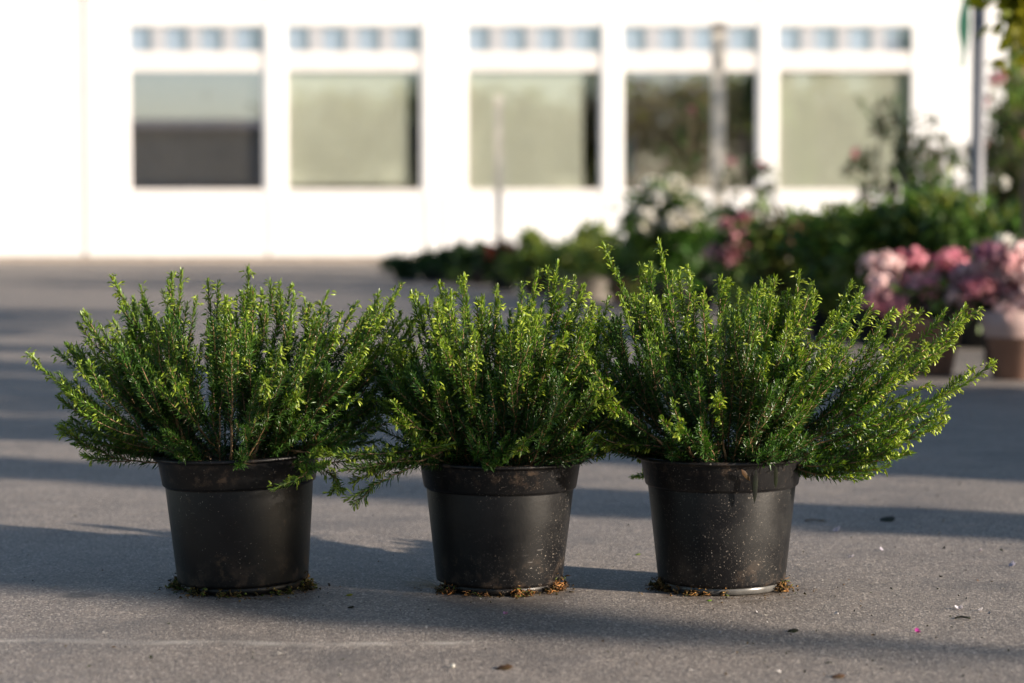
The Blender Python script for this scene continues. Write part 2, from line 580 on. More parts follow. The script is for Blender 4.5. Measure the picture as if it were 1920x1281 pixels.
def branch(root, base, tip, rng, sag=0.02, nl=0.0098, vigor=1.0, lat=5, yellow=1.0, mid=None, budp=0.5, r0=0.00135, bare=0.05):
    """one woody shoot (part) wearing its needles (sub-part)"""
    base, tip = np.array(base), np.array(tip)
    d = tip - base
    L = np.linalg.norm(d)
    wob = rng.normal(0, 0.022, (2, 3)) * L
    if mid is None:
        P = np.stack([base, base + d * 0.33 + wob[0] * 0.7 + np.array([0, 0, -sag * 0.5]), base + d * 0.72 + wob[1] + np.array([0, 0, -sag]), tip])
    else:
        mid = np.array(mid)
        c = mid + (mid - (base + tip) * 0.5) * 0.33
        P = np.stack([base, base + (c - base) * 0.68, tip + (c - tip) * 0.68, tip])
    t = np.linspace(0, 1, 22)
    pts = bez(P, t)
    pts[1:-1] += rng.normal(0, 0.0006, (20, 3))
    st, nd = MB(), MB()
    st.tube(pts, np.linspace(r0 * rng.uniform(0.85, 1.2), 0.00045, 22), 6)
    clothe(nd, pts, rng, 0.0, 0.92 * vigor, nl, bare if rng.random() > 0.16 else rng.uniform(0.25, 0.5), yellow, budp)
    for _ in range(lat):
        u0 = rng.uniform(0.22, 0.86)
        k = int(u0 * 21)
        T = pts[min(k + 1, 21)] - pts[k - 1]
        T /= np.linalg.norm(T)
        S = rng.normal(0, 1, 3)
        S -= T * (S @ T)
        S /= np.linalg.norm(S)
        ll = min(rng.uniform(0.045, 0.115) * (1.15 - 0.7 * u0), (1 - u0) * L * 0.98 + 0.008)
        dirn = T * 0.94 + S * 0.27 + np.array([0, 0, 0.06])
        dirn /= np.linalg.norm(dirn)
        p0 = pts[k]
        e = p0 + dirn * ll
        lp = bez(np.stack([p0, p0 + (dirn + S * 0.25) * ll * 0.35, p0 + dirn * ll * 0.7, e + np.array([0, 0, 0.005])]), np.linspace(0, 1, 9))
        st.tube(lp, np.linspace(0.0008, 0.0004, 9), 5)
        clothe(nd, lp, rng, 0.05 + 0.30 * u0, (0.60 + 0.38 * u0) * vigor, nl * 0.95, 0.03, yellow, budp * (0.25 + 0.75 * u0))
    o = st.build('branch', M['stem'], root, loc=None)
    nd.build('needles', M['needle'], o)
    return o


def pot_parts(root, mat, rims, R0=0.0765, hz=1.0):
    """tapered nursery pot with a deep collar, rolled lip and recessed foot; base centre at the root"""
    rl = rims
    body = MB()
    body.lathe([(R0 - 0.004, 0.0085), (R0 - 0.0006, 0.0098), (R0, 0.0125), (0.0848, 0.1125), (0.0846, 0.1138), (0.0872, 0.1148), (0.0882, 0.1165), (rl - 0.0052, 0.1415),
                (rl - 0.0045, 0.1430), (rl - 0.0010, 0.1434), (rl, 0.1447), (rl - 0.0004, 0.1464), (rl - 0.0022, 0.1474), (rl - 0.0050, 0.1470), (rl - 0.0066, 0.1455),
                (rl - 0.0078, 0.138), (0.0830, 0.113), (0.0808, 0.10)], 96)
    for a in body.v:
        a[:, 2] *= hz
    b = body.build('pot', mat, root)
    foot = MB()
    foot.lathe([(0.02, 0.0012), (R0 - 0.0075, 0.0010), (R0 - 0.0048, 0.0022), (R0 - 0.0040, 0.0082), (R0 - 0.006, 0.0098)], 96, cap_bottom=True)
    return b, foot


def soil_part(root, seed, hz):
    rng = np.random.default_rng(seed)
    v, q = [], []
    n, k = 40, 12
    for i in range(k):
        r = 0.0885 * i / (k - 1)
        for j in range(n):
            a = 2 * math.pi * j / n
            v.append((r * math.cos(a), r * math.sin(a), 0.136 + 0.006 * (1 - (i / (k - 1)) ** 2) + rng.normal(0, 0.0016)))
    for i in range(k - 1):
        for j in range(n):
            q.append((i * n + j, i * n + (j + 1) % n, (i + 1) * n + (j + 1) % n, (i + 1) * n + j))
    m = MB()
    m.add(v, quads=q)
    # crumbs
    for _ in range(70):
        a, r = rng.uniform(0, 2 * math.pi), 0.082 * math.sqrt(rng.random())
        s = rng.uniform(0.001, 0.003)
        p = np.array((r * math.cos(a), r * math.sin(a), 0.141))
        w = p + rng.normal(0, s, (4, 3))
        m.add(w, tris=[(0, 1, 2), (0, 2, 3), (0, 3, 1), (1, 3, 2)])
    o = m.build('soil', M['soil'], root)
    o.scale = (1, 1, hz)
    return o


def fringe(root, seed, R0, spans, green=0.15, warm=1.0):
    """peat and root fibres squeezed out round the foot"""
    rng = np.random.default_rng(seed)
    m = MB()
    cols = np.array([(0.11, 0.055, 0.02), (0.24, 0.115, 0.035), (0.05, 0.028, 0.014), (0.32, 0.19, 0.07), (0.09, 0.11, 0.02)])
    for a0, a1, n, hgt, out in spans:
        for _ in range(n):
            a = R(rng.uniform(a0, a1))
            if math.sin(a * 23 + seed) + math.sin(a * 9.0 + seed * 2) < rng.normal(0.1, 0.5):
                continue
            r = R0 - 0.003 + abs(rng.normal(0, out))
            z = abs(rng.normal(0, hgt)) * max(0.15, 1 - (r - R0) / 0.016) + 0.0008
            p = np.array((r * math.cos(a), r * math.sin(a), z))
            ci = 4 if rng.random() < green else rng.choice(4, p=(.34, .26, .28, .12))
            c = cols[ci] * rng.uniform(0.6, 1.3) * (1 if ci == 4 else np.array((warm, 1, 1)))
            if rng.random() < 0.55:
                dirn = rng.normal(0, 1, 3) * np.array((1, 1, 0.35))
                dirn /= np.linalg.norm(dirn)
                l = rng.uniform(0.003, 0.010)
                pp = np.stack([p + dirn * l * (q - .5) + rng.normal(0, 0.0006, 3) for q in (0, .33, .66, 1)])
                pp[:, 2] = np.maximum(pp[:, 2], 0.0006)
                m.tube(pp, rng.uniform(0.0003, 0.0007), 4, c)
            else:
                s = rng.uniform(0.0008, 0.0026)
                w = p + rng.normal(0, s, (5, 3))
                w[:, 2] = np.maximum(w[:, 2], 0.0004)
                m.add(w, tris=[(0, 1, 2), (0, 2, 3), (0, 3, 4), (0, 4, 1), (1, 4, 3), (1, 3, 2)], col=c)
    for _ in range(90):
        a = R(rng.uniform(170, 370))
        r = R0 + rng.exponential(0.012) + 0.002
        s_ = rng.uniform(0.0004, 0.0014)
        w = np.array((r * math.cos(a), r * math.sin(a), s_ * .5)) + rng.normal(0, s_, (5, 3))
        w[:, 2] = np.abs(w[:, 2]) + 0.0003
        m.add(w, tris=[(0, 1, 2), (0, 2, 3), (0, 3, 4), (0, 4, 1), (1, 4, 3), (1, 3, 2)], col=cols[rng.choice(4, p=(.3, .25, .35, .1))] * .9)
    if seed == 6:
        for _ in range(16):
            a = R(rng.uniform(196, 214))
            p = np.array((R0 * math.cos(a), R0 * math.sin(a), 0.002))
            e = p + np.array((-rng.uniform(.015, .045), rng.uniform(-.012, .006), rng.uniform(.002, .018)))
            m.tube(np.stack([p, p * .6 + e * .4 + np.array((0, 0, .003)), e]), 0.00022, 4, (0.30, 0.27, 0.22))
    return tag(m.build('root_fringe', M['fibre'], root), kind='stuff')


PLANTS = [
    dict(cx=454, lean=(-0.4, -2.0), rim=0.0975, R0=0.0755, mat='pot1', base=(440, 856), seed=11, hz=1.065, yellow=0.74, n=33,
         label='bushy heather in the cleanest, darkest pot, its long shoots sprawling to the left',
         tips=[(210, 521, .02), (322, 514, .05), (341, 508, .0), (390, 529, .06), (305, 549, .1), (465, 502, .04), (524, 532, .08), (154, 592, .0), (214, 602, .06), (129, 647, .05),
               (165, 637, -.03), (54, 664, -.06), (146, 682, -.1), (131, 727, -.03), (116, 798, -.02), (423, 560, -.10), (551, 551, .07), (614, 551, .1), (442, 566, .1), (491, 547, .12),
               (580, 572, .0), (670, 567, .04), (752, 534, .06), (640, 590, -.06), (715, 590, .0), (770, 640, .05), (768, 700, .1), (250, 560, .12), (275, 600, -.08), (790, 580, .05), (735, 560, -.02), (760, 600, .10), (700, 575, .12)],
         mass=[(190, 838), (116, 798), (115, 730), (70, 670), (150, 605), (215, 545), (320, 535), (400, 552), (470, 540), (540, 565), (620, 575), (690, 590), (750, 560), (780, 650), (790, 720), (760, 800), (700, 835)]),
    dict(cx=936, lean=(0.3, 0.4), rim=0.0975, R0=0.0730, mat='pot2', base=(940, 862), seed=22, hz=1.02, yellow=1.0, n=32,
         label='heather in the middle pot, the narrowest plant, with bare brown stems showing at its centre',
         tips=[(906, 558, .0), (932, 541, .08), (1007, 513, .08), (1045, 496, .04), (1078, 520, .1), (973, 572, -.02), (1090, 552, -.08), (850, 586, -.04), (870, 521, .06), (800, 560, .02), (824, 531, .09),
               (762, 600, .06), (745, 640, .0), (1130, 610, .07), (1150, 660, .05), (1005, 600, -.1), (885, 610, -.12), (835, 640, -.13), (960, 640, -.06), (1060, 590, .1), (1120, 720, .0), (780, 548, .03), (820, 572, -.04), (846, 548, .06), (1112, 575, .02), (1140, 562, .08)],
         mass=[(720, 845), (700, 800), (720, 720), (735, 600), (800, 560), (860, 560), (920, 555), (1000, 535), (1060, 520), (1110, 560), (1140, 640), (1180, 730), (1200, 800), (1170, 842)]),
    dict(cx=1355, lean=(0.2, -0.2), rim=0.0985, R0=0.0735, mat='pot3', base=(1350, 858), seed=33, hz=1.05, yellow=1.08, n=31,
         label='widest heather, sprawling to the right out of the dusty pot with a pale foot',
         tips=[(1131, 457, .05), (1236, 455, .03), (1200, 500, .1), (1273, 511, .0), (1289, 502, .08), (1352, 521, .06), (1454, 522, .04), (1498, 514, .02), (1416, 537, .0), (1596, 529, .02), (1615, 560, .08),
               (1528, 549, -.04), (1727, 584, .0), (1675, 580, .05), (1633, 578, -.06), (1836, 581, .02), (1862, 680, -.02), (1738, 650, -.05), (1790, 640, .06), (1768, 768, .0), (1775, 788, -.06), (1686, 832, -.08),
               (1654, 851, -.05), (1101, 670, -.06), (1138, 600, .0), (1165, 560, -.05), (1230, 560, -.1), (1320, 545, -.06), (1385, 545, .1), (1560, 590, -.1), (1480, 590, -.13), (1380, 600, -.14),
               (1700, 640, .1), (1790, 720, .1), (1740, 720, -.02), (1100, 740, .02)],
         mass=[(1110, 842), (1085, 780), (1100, 650), (1130, 520), (1200, 490), (1280, 520), (1360, 535), (1450, 540), (1540, 550), (1610, 560), (1700, 595), (1760, 650), (1800, 700), (1775, 780), (1690, 835), (1630, 850)]),
]
SPECIAL = {
    0: [((700, 868), (600, 880), (513, 916), -.13, -.14), ((545, 845), (700, 856), (848, 832), -.08, -.10), ((452, 868), (512, 790), (497, 712), -.10, -.17), ((470, 860), (520, 775), (556, 744), -.08, -.16),
        ((480, 862), (640, 880), (620, 925), -.06, -.10), ((432, 862), (440, 690), (425, 560), -.10, -.13)],
    1: [((868, 834), (800, 806), (737, 792), -.08, -.12), ((880, 842), (740, 850), (600, 856), -.08, -.12), ((830, 846), (740, 890), (652, 936), -.09, -.12), ((850, 850), (760, 868), (690, 880), -.07, -.09),
        ((930, 850), (990, 836), (965, 848), -.10, -.13), ((960, 850), (1000, 740), (1045, 640), -.06, -.12), ((900, 852), (760, 862), (660, 905), -.03, -.05)],
    2: [((1210, 800), (1140, 740), (1104, 672), -.08, -.12), ((1270, 850), (1180, 790), (1140, 765), -.08, -.14), ((1300, 858), (1280, 820), (1272, 800), -.10, -.16), ((1360, 860), (1350, 790), (1343, 750), -.09, -.14),
        ((1300, 850), (1200, 830), (1130, 838), -.05, -.06), ((1330, 852), (1200, 842), (1110, 845), -.01, .0)],
}


def plant(i, spec):
    rng = np.random.default_rng(spec['seed'])
    root_loc = ground_at(spec['cx'], HORIZON + CAM_H * F / AXIS_Y)
    root_loc = Vector((root_loc.x, AXIS_Y, 0))
    root = empty('potted_heather', root_loc, spec['label'], 'potted plant', 'potted heathers in a row on the asphalt')
    pot, foot = pot_parts(root, M[spec['mat']], spec['rim'], spec['R0'], spec['hz'])
    f = foot.build('foot_ring', M[spec['mat']] if i < 2 else M['worn'], root)
    if i == 2:
        tag(f, 'scuffed foot ring with a sun glint in its pale colour')
    s = soil_part(root, spec['seed'], spec['hz'])
    lean = (0, R(spec['lean'][1]), 0)
    for o in (pot, f, s):
        o.rotation_euler = lean
    if i == 0:
        fringe(root, 5, spec['R0'], [(185, 355, 330, .0032, .004), (338, 374, 190, .0075, .007), (172, 205, 170, .007, .007), (225, 260, 120, .0045, .004)], 0.30, 0.85)
    elif i == 1:
        fringe(root, 6, spec['R0'], [(190, 350, 240, .0024, .004), (318, 362, 260, .0085, .006), (200, 235, 120, .005, .006), (275, 300, 130, .004, .005)], 0.06, 1.2)
    else:
        fringe(root, 7, spec['R0'], [(195, 270, 260, .0034, .004), (325, 358, 190, .006, .005), (174, 200, 190, .007, .008)], 0.08, 1.05)
    off = np.array(root_loc)
    yb = AXIS_Y

    def start(dx, dy):
        b = at(spec['base'][0], spec['base'][1], yb)
        r = min(0.058, 0.018 + 0.045 * rng.random())
        a = math.atan2(dy * 2.0 + rng.normal(0, .04), dx + rng.normal(0, .05))
        return np.array((b.x + r * math.cos(a), yb + r * math.sin(a), 0.137 * spec['hz']))

    for (px, py, dy) in spec['tips']:
        tip = np.array(at(px, py, yb + dy))
        b = start(tip[0] - root_loc.x, dy)
        branch(root, b - off, tip - off, rng, sag=0.018 + 0.02 * rng.random(), lat=int(rng.integers(4, 8)), yellow=spec['yellow'])
    for (p0, pm, p1, dm, dt) in SPECIAL[i]:
        b = np.array(at(p0[0], p0[1], yb + dm * 0.8))
        if p0[1] > 840:
            b2 = np.array(at(spec['base'][0] + (p0[0] - spec['base'][0]) * 0.35, 858, yb + dm * 0.3))
            b2[2] = 0.138 * spec['hz']
            b = b2 if abs(p0[0] - spec['base'][0]) > 120 else b
        mid = np.array(at(pm[0], pm[1], yb + dm))
        tip = np.array(at(p1[0], p1[1], yb + dt))
        branch(root, b - off, tip - off, rng, mid=mid - off, lat=2, yellow=spec['yellow'], vigor=1.0, bare=0.2)
    # filler shoots through the depth of the bush
    bx, by = spec['base']
    th = np.array([math.atan2(by - y, bx - x) for x, y in spec['mass']])     # angle from the left, clockwise
    rr = np.array([math.hypot(by - y, bx - x) for x, y in spec['mass']])
    for k in range(spec['n']):
        a = rng.uniform(th[0] + 0.14, th[-1] - 0.05)
        r = np.interp(a, th, rr) * rng.uniform(0.66, 1.0)
        dy = rng.uniform(-0.15, 0.21)
        r *= math.sqrt(max(0.2, 1 - (dy / 0.27) ** 2))
        px, py = bx - r * math.cos(a), by - r * math.sin(a)
        if dy < -0.03:
            py = min(py, 800)
        tip = np.array(at(px, py, yb + dy))
        b = start(tip[0] - root_loc.x, dy)
        branch(root, b - off, tip - off, rng, sag=0.015 + 0.02 * rng.random(), lat=int(rng.integers(4, 8)), yellow=spec['yellow'], vigor=rng.uniform(0.7, 1.0))
    for k in range(16 if i != 1 else 24):
        a = rng.uniform(0, 2 * math.pi) if k % 2 else rng.uniform(math.pi * 1.1, math.pi * 1.9)
        r0_ = rng.uniform(0.02, 0.075)
        bb = np.array((r0_ * math.cos(a), r0_ * math.sin(a), 0.136 * spec['hz']))
        l = rng.uniform(0.10, 0.18)
        t_ = bb + np.array((math.cos(a) * l * .6, math.sin(a) * l * .5, l * rng.uniform(.55, 1.05)))
        branch(root, bb, t_, rng, sag=0.008, lat=6, yellow=spec['yellow'], vigor=rng.uniform(0.15, 0.45), budp=0.0, r0=0.0009, bare=0.02)
    for k in range(10):                               # short sprigs leaning out over the front of the rim
        a = rng.uniform(math.pi * 1.08, math.pi * 1.92)
        bb = np.array((0.062 * math.cos(a), 0.062 * math.sin(a), 0.137 * spec['hz']))
        l = rng.uniform(0.035, 0.075)
        t_ = bb + np.array((math.cos(a) * l + rng.normal(0, .012), math.sin(a) * l, l * rng.uniform(.15, .75)))
        branch(root, bb, t_, rng, sag=-0.006, lat=4, yellow=spec['yellow'], vigor=rng.uniform(0.2, 0.6), budp=0.12, r0=0.0008, bare=0.0)
    if i == 2:
        for (x0, y0, x1, y1, w, c) in ((1418, 878, 1414, 944, 0.006, (0.006, 0.006, 0.006)), (1455, 872, 1454, 916, 0.005, (0.010, 0.010, 0.005)), (1390, 880, 1406, 902, 0.005, (0.10, 0.04, 0.015))):
            m = MB()
            a = np.array(at(x0, y0, yb - 0.1005))
            e = np.array(at(x1, y1, yb - 0.0925))
            m.leaves(a[None] - off, (e - a)[None], np.array([[0.2, -1.0, 0.1]]), np.array([np.linalg.norm(e - a)]), np.array([w]), np.array([c]), curv=0.03)
            m.build('dry_leaf', M['leaf'], root)
    return root


for i, sp in enumerate(PLANTS):
    plant(i, sp)

# ------------------------------------------------------------------ litter on the asphalt
rngl = np.random.default_rng(77)


def scrap(name, px, py, size, col, label, cat, group=None, shape='petal'):
    p = np.array(ground_at(px, py))
    m = MB()
    if shape == 'petal':
        for k in range(2):
            a = rngl.uniform(0, 6.28)
            d = np.array([[math.cos(a), math.sin(a), 0.25 + 0.3 * k]])
            m.leaves(p[None] + np.array([[0, 0, 0.0006]]), d, np.array([[0, 0, 1.0]]), np.array([size]), np.array([size * 0.75]), np.array([col]) * rngl.uniform(.85, 1.1), curv=0.25, keel=-0.3)
    elif shape == 'leaf':
        a = rngl.uniform(-0.5, 0.5)
        d = np.array([[math.cos(a), math.sin(a), 0.05]])
        m.leaves(p[None] - d * size * .5 + np.array([[0, 0, size * .05]]), d, np.array([[0, -0.25, 1.0]]), np.array([size]), np.array([size * 0.8]), np.array([col]), curv=0.10, keel=0.35, blunt=.7)
        m.leaves(p[None] + np.array([[-size * .2, 0, size * .02]]), d + np.array([[0, 1.2, .1]]), np.array([[0, 0.2, 1.0]]), np.array([size * .7]), np.array([size * 0.5]), np.array([col]), curv=0.15, keel=0.3)
    elif shape == 'twig':
        pp = np.array([p + np.array((size * (q - .5), 0.15 * size * math.sin(q * 5), 0.0012 + 0.001 * math.sin(q * 3))) for q in np.linspace(0, 1, 6)])
        m.tube(pp, 0.0011, 5, col)
    else:
        v, s = [], size
        for th in np.linspace(0.2, math.pi - 0.2, 5):
            for ph in np.arange(7) * 2 * math.pi / 7:
                k = rngl.uniform(0.8, 1.15)
                v.append(p + k * s * np.array((math.sin(th) * math.cos(ph) * 0.6, math.sin(th) * math.sin(ph) * 0.6, 0.45 * math.cos(th) + 0.40)))
        q = [(i * 7 + j, i * 7 + (j + 1) % 7, (i + 1) * 7 + (j + 1) % 7, (i + 1) * 7 + j) for i in range(4) for j in range(7)]
        m.add(v, quads=q, col=col)
    tag(m.build(name, M['petal'], loc=p), label, cat, group)


scrap('petal', 1720, 1187, 0.0062, (0.48, 0.05, 0.30), 'bright magenta petal lying on the asphalt at lower right', 'petal', 'scraps of flower on the ground')
scrap('petal', 948, 1153, 0.0052, (0.50, 0.25, 0.42), 'single pale mauve petal in front of the middle pot', 'petal', 'scraps of flower on the ground')
scrap('petal', 1800, 1143, 0.0075, (0.60, 0.55, 0.60), 'crumpled whitish petal just behind the dark twig', 'petal', 'scraps of flower on the ground')
scrap('petal', 1836, 1146, 0.0058, (0.62, 0.58, 0.60), 'whitish petal right of the crumpled one by the dark twig', 'petal', 'scraps of flower on the ground')
scrap('petal', 1595, 1046, 0.0058, (0.58, 0.54, 0.62), 'small white petal level with the foot of the dusty pot', 'petal', 'scraps of flower on the ground')
scrap('petal', 1656, 1033, 0.0060, (0.58, 0.54, 0.62), 'white petal on the shaded asphalt, the nearer of two below the dark leaf', 'petal', 'scraps of flower on the ground')
scrap('petal', 1565, 998, 0.011, (0.40, 0.38, 0.45), 'greyish petal beside the brown twig behind the dusty pot', 'petal', 'scraps of flower on the ground')
scrap('petal', 1892, 1063, 0.0095, (0.50, 0.47, 0.56), 'lilac grey petal at the right edge of the asphalt', 'petal', 'scraps of flower on the ground')
scrap('petal', 1836, 1034, 0.0058, (0.52, 0.46, 0.52), 'small pale petal farthest right, above the lilac one', 'petal', 'scraps of flower on the ground')
scrap('dead_leaf', 1487, 1185, 0.013, (0.018, 0.013, 0.010), 'curled blackish leaf scrap in the right foreground', 'leaf', 'leaf scraps on the ground', 'leaf')
scrap('dead_leaf', 946, 1255, 0.018, (0.10, 0.045, 0.025), 'reddish brown leaf scrap in the centre foreground', 'leaf', 'leaf scraps on the ground', 'leaf')
scrap('dead_leaf', 1572, 1271, 0.014, (0.13, 0.065, 0.04), 'brown leaf scrap at the bottom edge of the ground', 'leaf', 'leaf scraps on the ground', 'leaf')
scrap('dead_leaf', 1664, 977, 0.026, (0.025, 0.025, 0.028), 'flat dark leaf on the shaded asphalt behind the dusty pot', 'leaf', 'leaf scraps on the ground', 'leaf')
scrap('dead_leaf', 658, 1140, 0.009, (0.03, 0.018, 0.012), 'tiny dark leaf scrap between the dark pot and the middle pot', 'leaf', 'leaf scraps on the ground', 'leaf')
scrap('green_leaf', 655, 1117, 0.009, (0.28, 0.27, 0.03), 'yellow green needle tuft lying right of the darkest pot', 'leaf', 'leaf scraps on the ground', 'leaf')
scrap('green_leaf', 1196, 1041, 0.008, (0.30, 0.42, 0.03), 'lime green leaf bit between the middle pot and the dusty pot', 'leaf', 'leaf scraps on the ground', 'leaf')
scrap('green_leaf', 1330, 1127, 0.0062, (0.24, 0.40, 0.05), 'small green leaf bit in front of the dusty pot', 'leaf', 'leaf scraps on the ground', 'leaf')
scrap('twig', 1805, 1161, 0.016, (0.012, 0.010, 0.010), 'short dark twig on the right of the asphalt', 'twig', None, 'twig')
scrap('twig', 1528, 978, 0.028, (0.14, 0.10, 0.075), 'brown twig on the asphalt just behind the dusty pot', 'twig', None, 'twig')
scrap('pebble', 849, 1252, 0.0042, (0.62, 0.60, 0.56), 'single white pebble in the centre foreground', 'pebble', None, 'pebble')

m = MB()
for k in range(420):
    px, py = rngl.uniform(-60, 1980), 850 + 450 * rngl.random() ** 0.8
    if rngl.random() < 0.45:
        px = rngl.uniform(1350, 1980)
    p = np.array(ground_at(px, py))
    s = rngl.uniform(0.0005, 0.0016)
    c = [(0.02, 0.018, 0.016), (0.38, 0.36, 0.36), (0.12, 0.07, 0.04), (0.28, 0.26, 0.24)][rngl.choice(4, p=(.5, .2, .2, .1))]
    w = p + rngl.normal(0, s, (5, 3))
    w[:, 2] = np.abs(w[:, 2]) + 0.0003
    m.add(w, tris=[(0, 1, 2), (0, 2, 3), (0, 3, 4), (0, 4, 1), (1, 4, 3), (1, 3, 2)], col=c)
tag(m.build('grit', M['fibre'], smooth=False), 'fine crumbs of soil and grit strewn over the asphalt', 'grit', None, 'stuff')

# ------------------------------------------------------------------ white shop building
BY = 22.0


def bx(px):
    return at(px, 300, BY).x


def bz(py):
    return at(960, py, BY).z


bld = empty('shop_building', (0, BY, 0), 'low white shop building with a row of windows under small square toplights', 'building')


def bpart(name, mb, mat, parent=bld, smooth=False):
    o = mb.build(name, M[mat], None, smooth)
    o.parent = parent
    o.matrix_parent_inverse = parent.matrix_basis.inverted() if parent is bld else parent.matrix_basis.inverted() @ parent.matrix_parent_inverse.inverted() if False else parent.matrix_basis.inverted()
    return o


bpy.context.view_layer.update()


def bl(name, mb, mat, parent=None):
    """child built in world space: shift into the building's frame"""
    for a in mb.v:
        a -= np.array((0, BY, 0), dtype=np.float32)
    return mb.build(name, M[mat], parent or bld, False)


WIN = [(241, 495), (536, 790), (874, 1126), (1166, 1420), (1456, 1710)]
XL, XR, ZT = -9.5, bx(1884), 2.75
ZS, ZH = bz(358), bz(47)          # sill and head of the openings
ZP = bz(479)                       # top of plinth
w = MB()
w.box(XL, XR, BY, BY + .18, ZP, ZS)
w.box(XL, XR, BY, BY + .18, ZH, ZT)
edges = [XL] + [bx(v) for a, b in WIN for v in (a, b)] + [XR]
for k in range(0, len(edges), 2):
    w.box(edges[k], edges[k + 1], BY, BY + .18, ZS, ZH)
w.box(XR - .18, XR, BY + .18, BY + 6, 0, ZT)
w.box(XL, XL + .18, BY + .18, BY + 6, 0, ZT)
w.box(XL + .18, XR - .18, BY + 5.8, BY + 6, 0, ZT)
bl('wall', w, 'white')
w = MB()
w.box(XL, XR - .2, BY + .004, BY + .18, 0, ZP)
bl('plinth', w, 'plinth')
w = MB()
w.box(XL - .3, XR + .3, BY - .28, BY + 6.3, ZT, ZT + .08)
bl('roof', w, 'roof')
w = MB()
w.box(XL - .3, XR + .3, BY - .31, BY - .28, ZT - .12, ZT + .1)
bl('fascia', w, 'white')
for px, wd in ((160, .016), (503, .010), (797, .012), (832, .010), (870, .008), (1128, .007), (1424, .007)):
    w = MB()
    w.box(bx(px) - wd, bx(px) + wd, BY - .006, BY, ZP + .004, ZS - .04 if px > 200 else ZT - .15)
    bl('seam_strip', w, 'seam')
for a, b in ((797, 866), (1131, 1160), (1426, 1450), (501, 530)):
    w = MB()
    w.box(bx(a), bx(b), BY - .010, BY - .0005, ZS - .02, ZT - .2)
    bl('pilaster', w, 'white')
# the room behind the panes
w = MB()
w.add([(XL + .2, BY + 3, 0.05), (XR - .2, BY + 3, 0.05), (XR - .2, BY + 3, ZT - .05), (XL + .2, BY + 3, ZT - .05)], quads=[(0, 1, 2, 3)])
w.add([(XL + .2, BY + .2, 0.05), (XR - .2, BY + .2, 0.05), (XR - .2, BY + 3, 0.05), (XL + .2, BY + 3, 0.05)], quads=[(0, 1, 2, 3)])
bl('room_lining', w, 'inside')
BLIND = [('brownblind', 245, 468, 138, 343), ('blind', 540, 768, 128, 346), ('blind', 878, 1093, 128, 356), ('brownreflection', 1172, 1414, 130, 356), ('blind', 1460, 1706, 128, 356)]  # the sheet before the last blind only paints a brown reflection
for k, (a, b) in enumerate(WIN):
    x0, x1 = bx(a), bx(b)
    y0, y1 = BY + .010, BY + .05
    fr = MB()
    zr0, zr1 = bz(133), bz(97)
    ft = 0.012
    fr.box(x0, x1, y0, y1, zr0, zr1)                 # rail between pane and toplights
    fr.box(x0, x0 + ft, y0, y1, ZS, zr0)
    fr.box(x1 - ft, x1, y0, y1, ZS, zr0)
    fr.box(x0 + ft, x1 - ft, y0, y1, ZS, ZS + ft)
    fr.box(x0, x1, y0, y1, ZH - .012, ZH)
    sq = [(a + 3, a + 44), (a + 71, a + 112), (a + 136, a + 177), (a + 202, a + 250)]
    xs = [x0] + [bx(v) for s in sq for v in s] + [x1]
    win = bl('window', fr, 'frame')
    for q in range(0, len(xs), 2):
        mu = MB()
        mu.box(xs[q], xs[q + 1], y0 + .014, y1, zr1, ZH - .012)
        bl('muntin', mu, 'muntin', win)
    gl = MB()
    gl.box(x0 + ft, x1 - ft, y0 + .020, y0 + .025, ZS + ft, zr0)
    bl('pane', gl, 'glassdeep' if k in (0, 3) else 'glass', win)
    for q in range(4):
        gl = MB()
        gl.box(bx(sq[q][0]), bx(sq[q][1]), y0 + .020, y0 + .025, zr1, ZH - .012)
        bl('toplight_pane', gl, 'glass', win)
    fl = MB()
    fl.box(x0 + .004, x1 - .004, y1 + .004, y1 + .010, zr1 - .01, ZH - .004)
    bl('toplight_sky_panel', fl, 'skypanel', win)  # sheet coloured like mirrored sky, behind the toplight glass
    sl_ = MB()
    sl_.box(x0 - .03, x1 + .03, BY - .008, BY - .0005, ZS - .035, ZS - .003)
    bl('sill', sl_, 'frame', win)
    if BLIND[k][0]:
        bm, ba, bb, bt, bb2 = BLIND[k]
        bd = MB()
        zt, zb = bz(bt), bz(bb2)
        ns = 26
        for q in range(ns):                          # overlapping slats, closed
            za, zc = zb + (zt - zb) * q / ns, zb + (zt - zb) * (q + 1) / ns
            bd.add([(bx(ba), BY + .062, za), (bx(bb), BY + .062, za), (bx(bb), BY + .070, zc), (bx(ba), BY + .070, zc)], quads=[(0, 1, 2, 3)])
        bl('blind', bd, bm, win)  # includes the sheet that paints the brown reflection

# ------------------------------------------------------------------ generic garden plants
C = lambda *a: np.array(a, dtype=np.float64)
DARK, MIDG, OLIVE, LIME, BROWNG = C(.060, .112, .034), C(.125, .200, .052), C(.20, .23, .052), C(.46, .43, .03), C(.12, .10, .055)


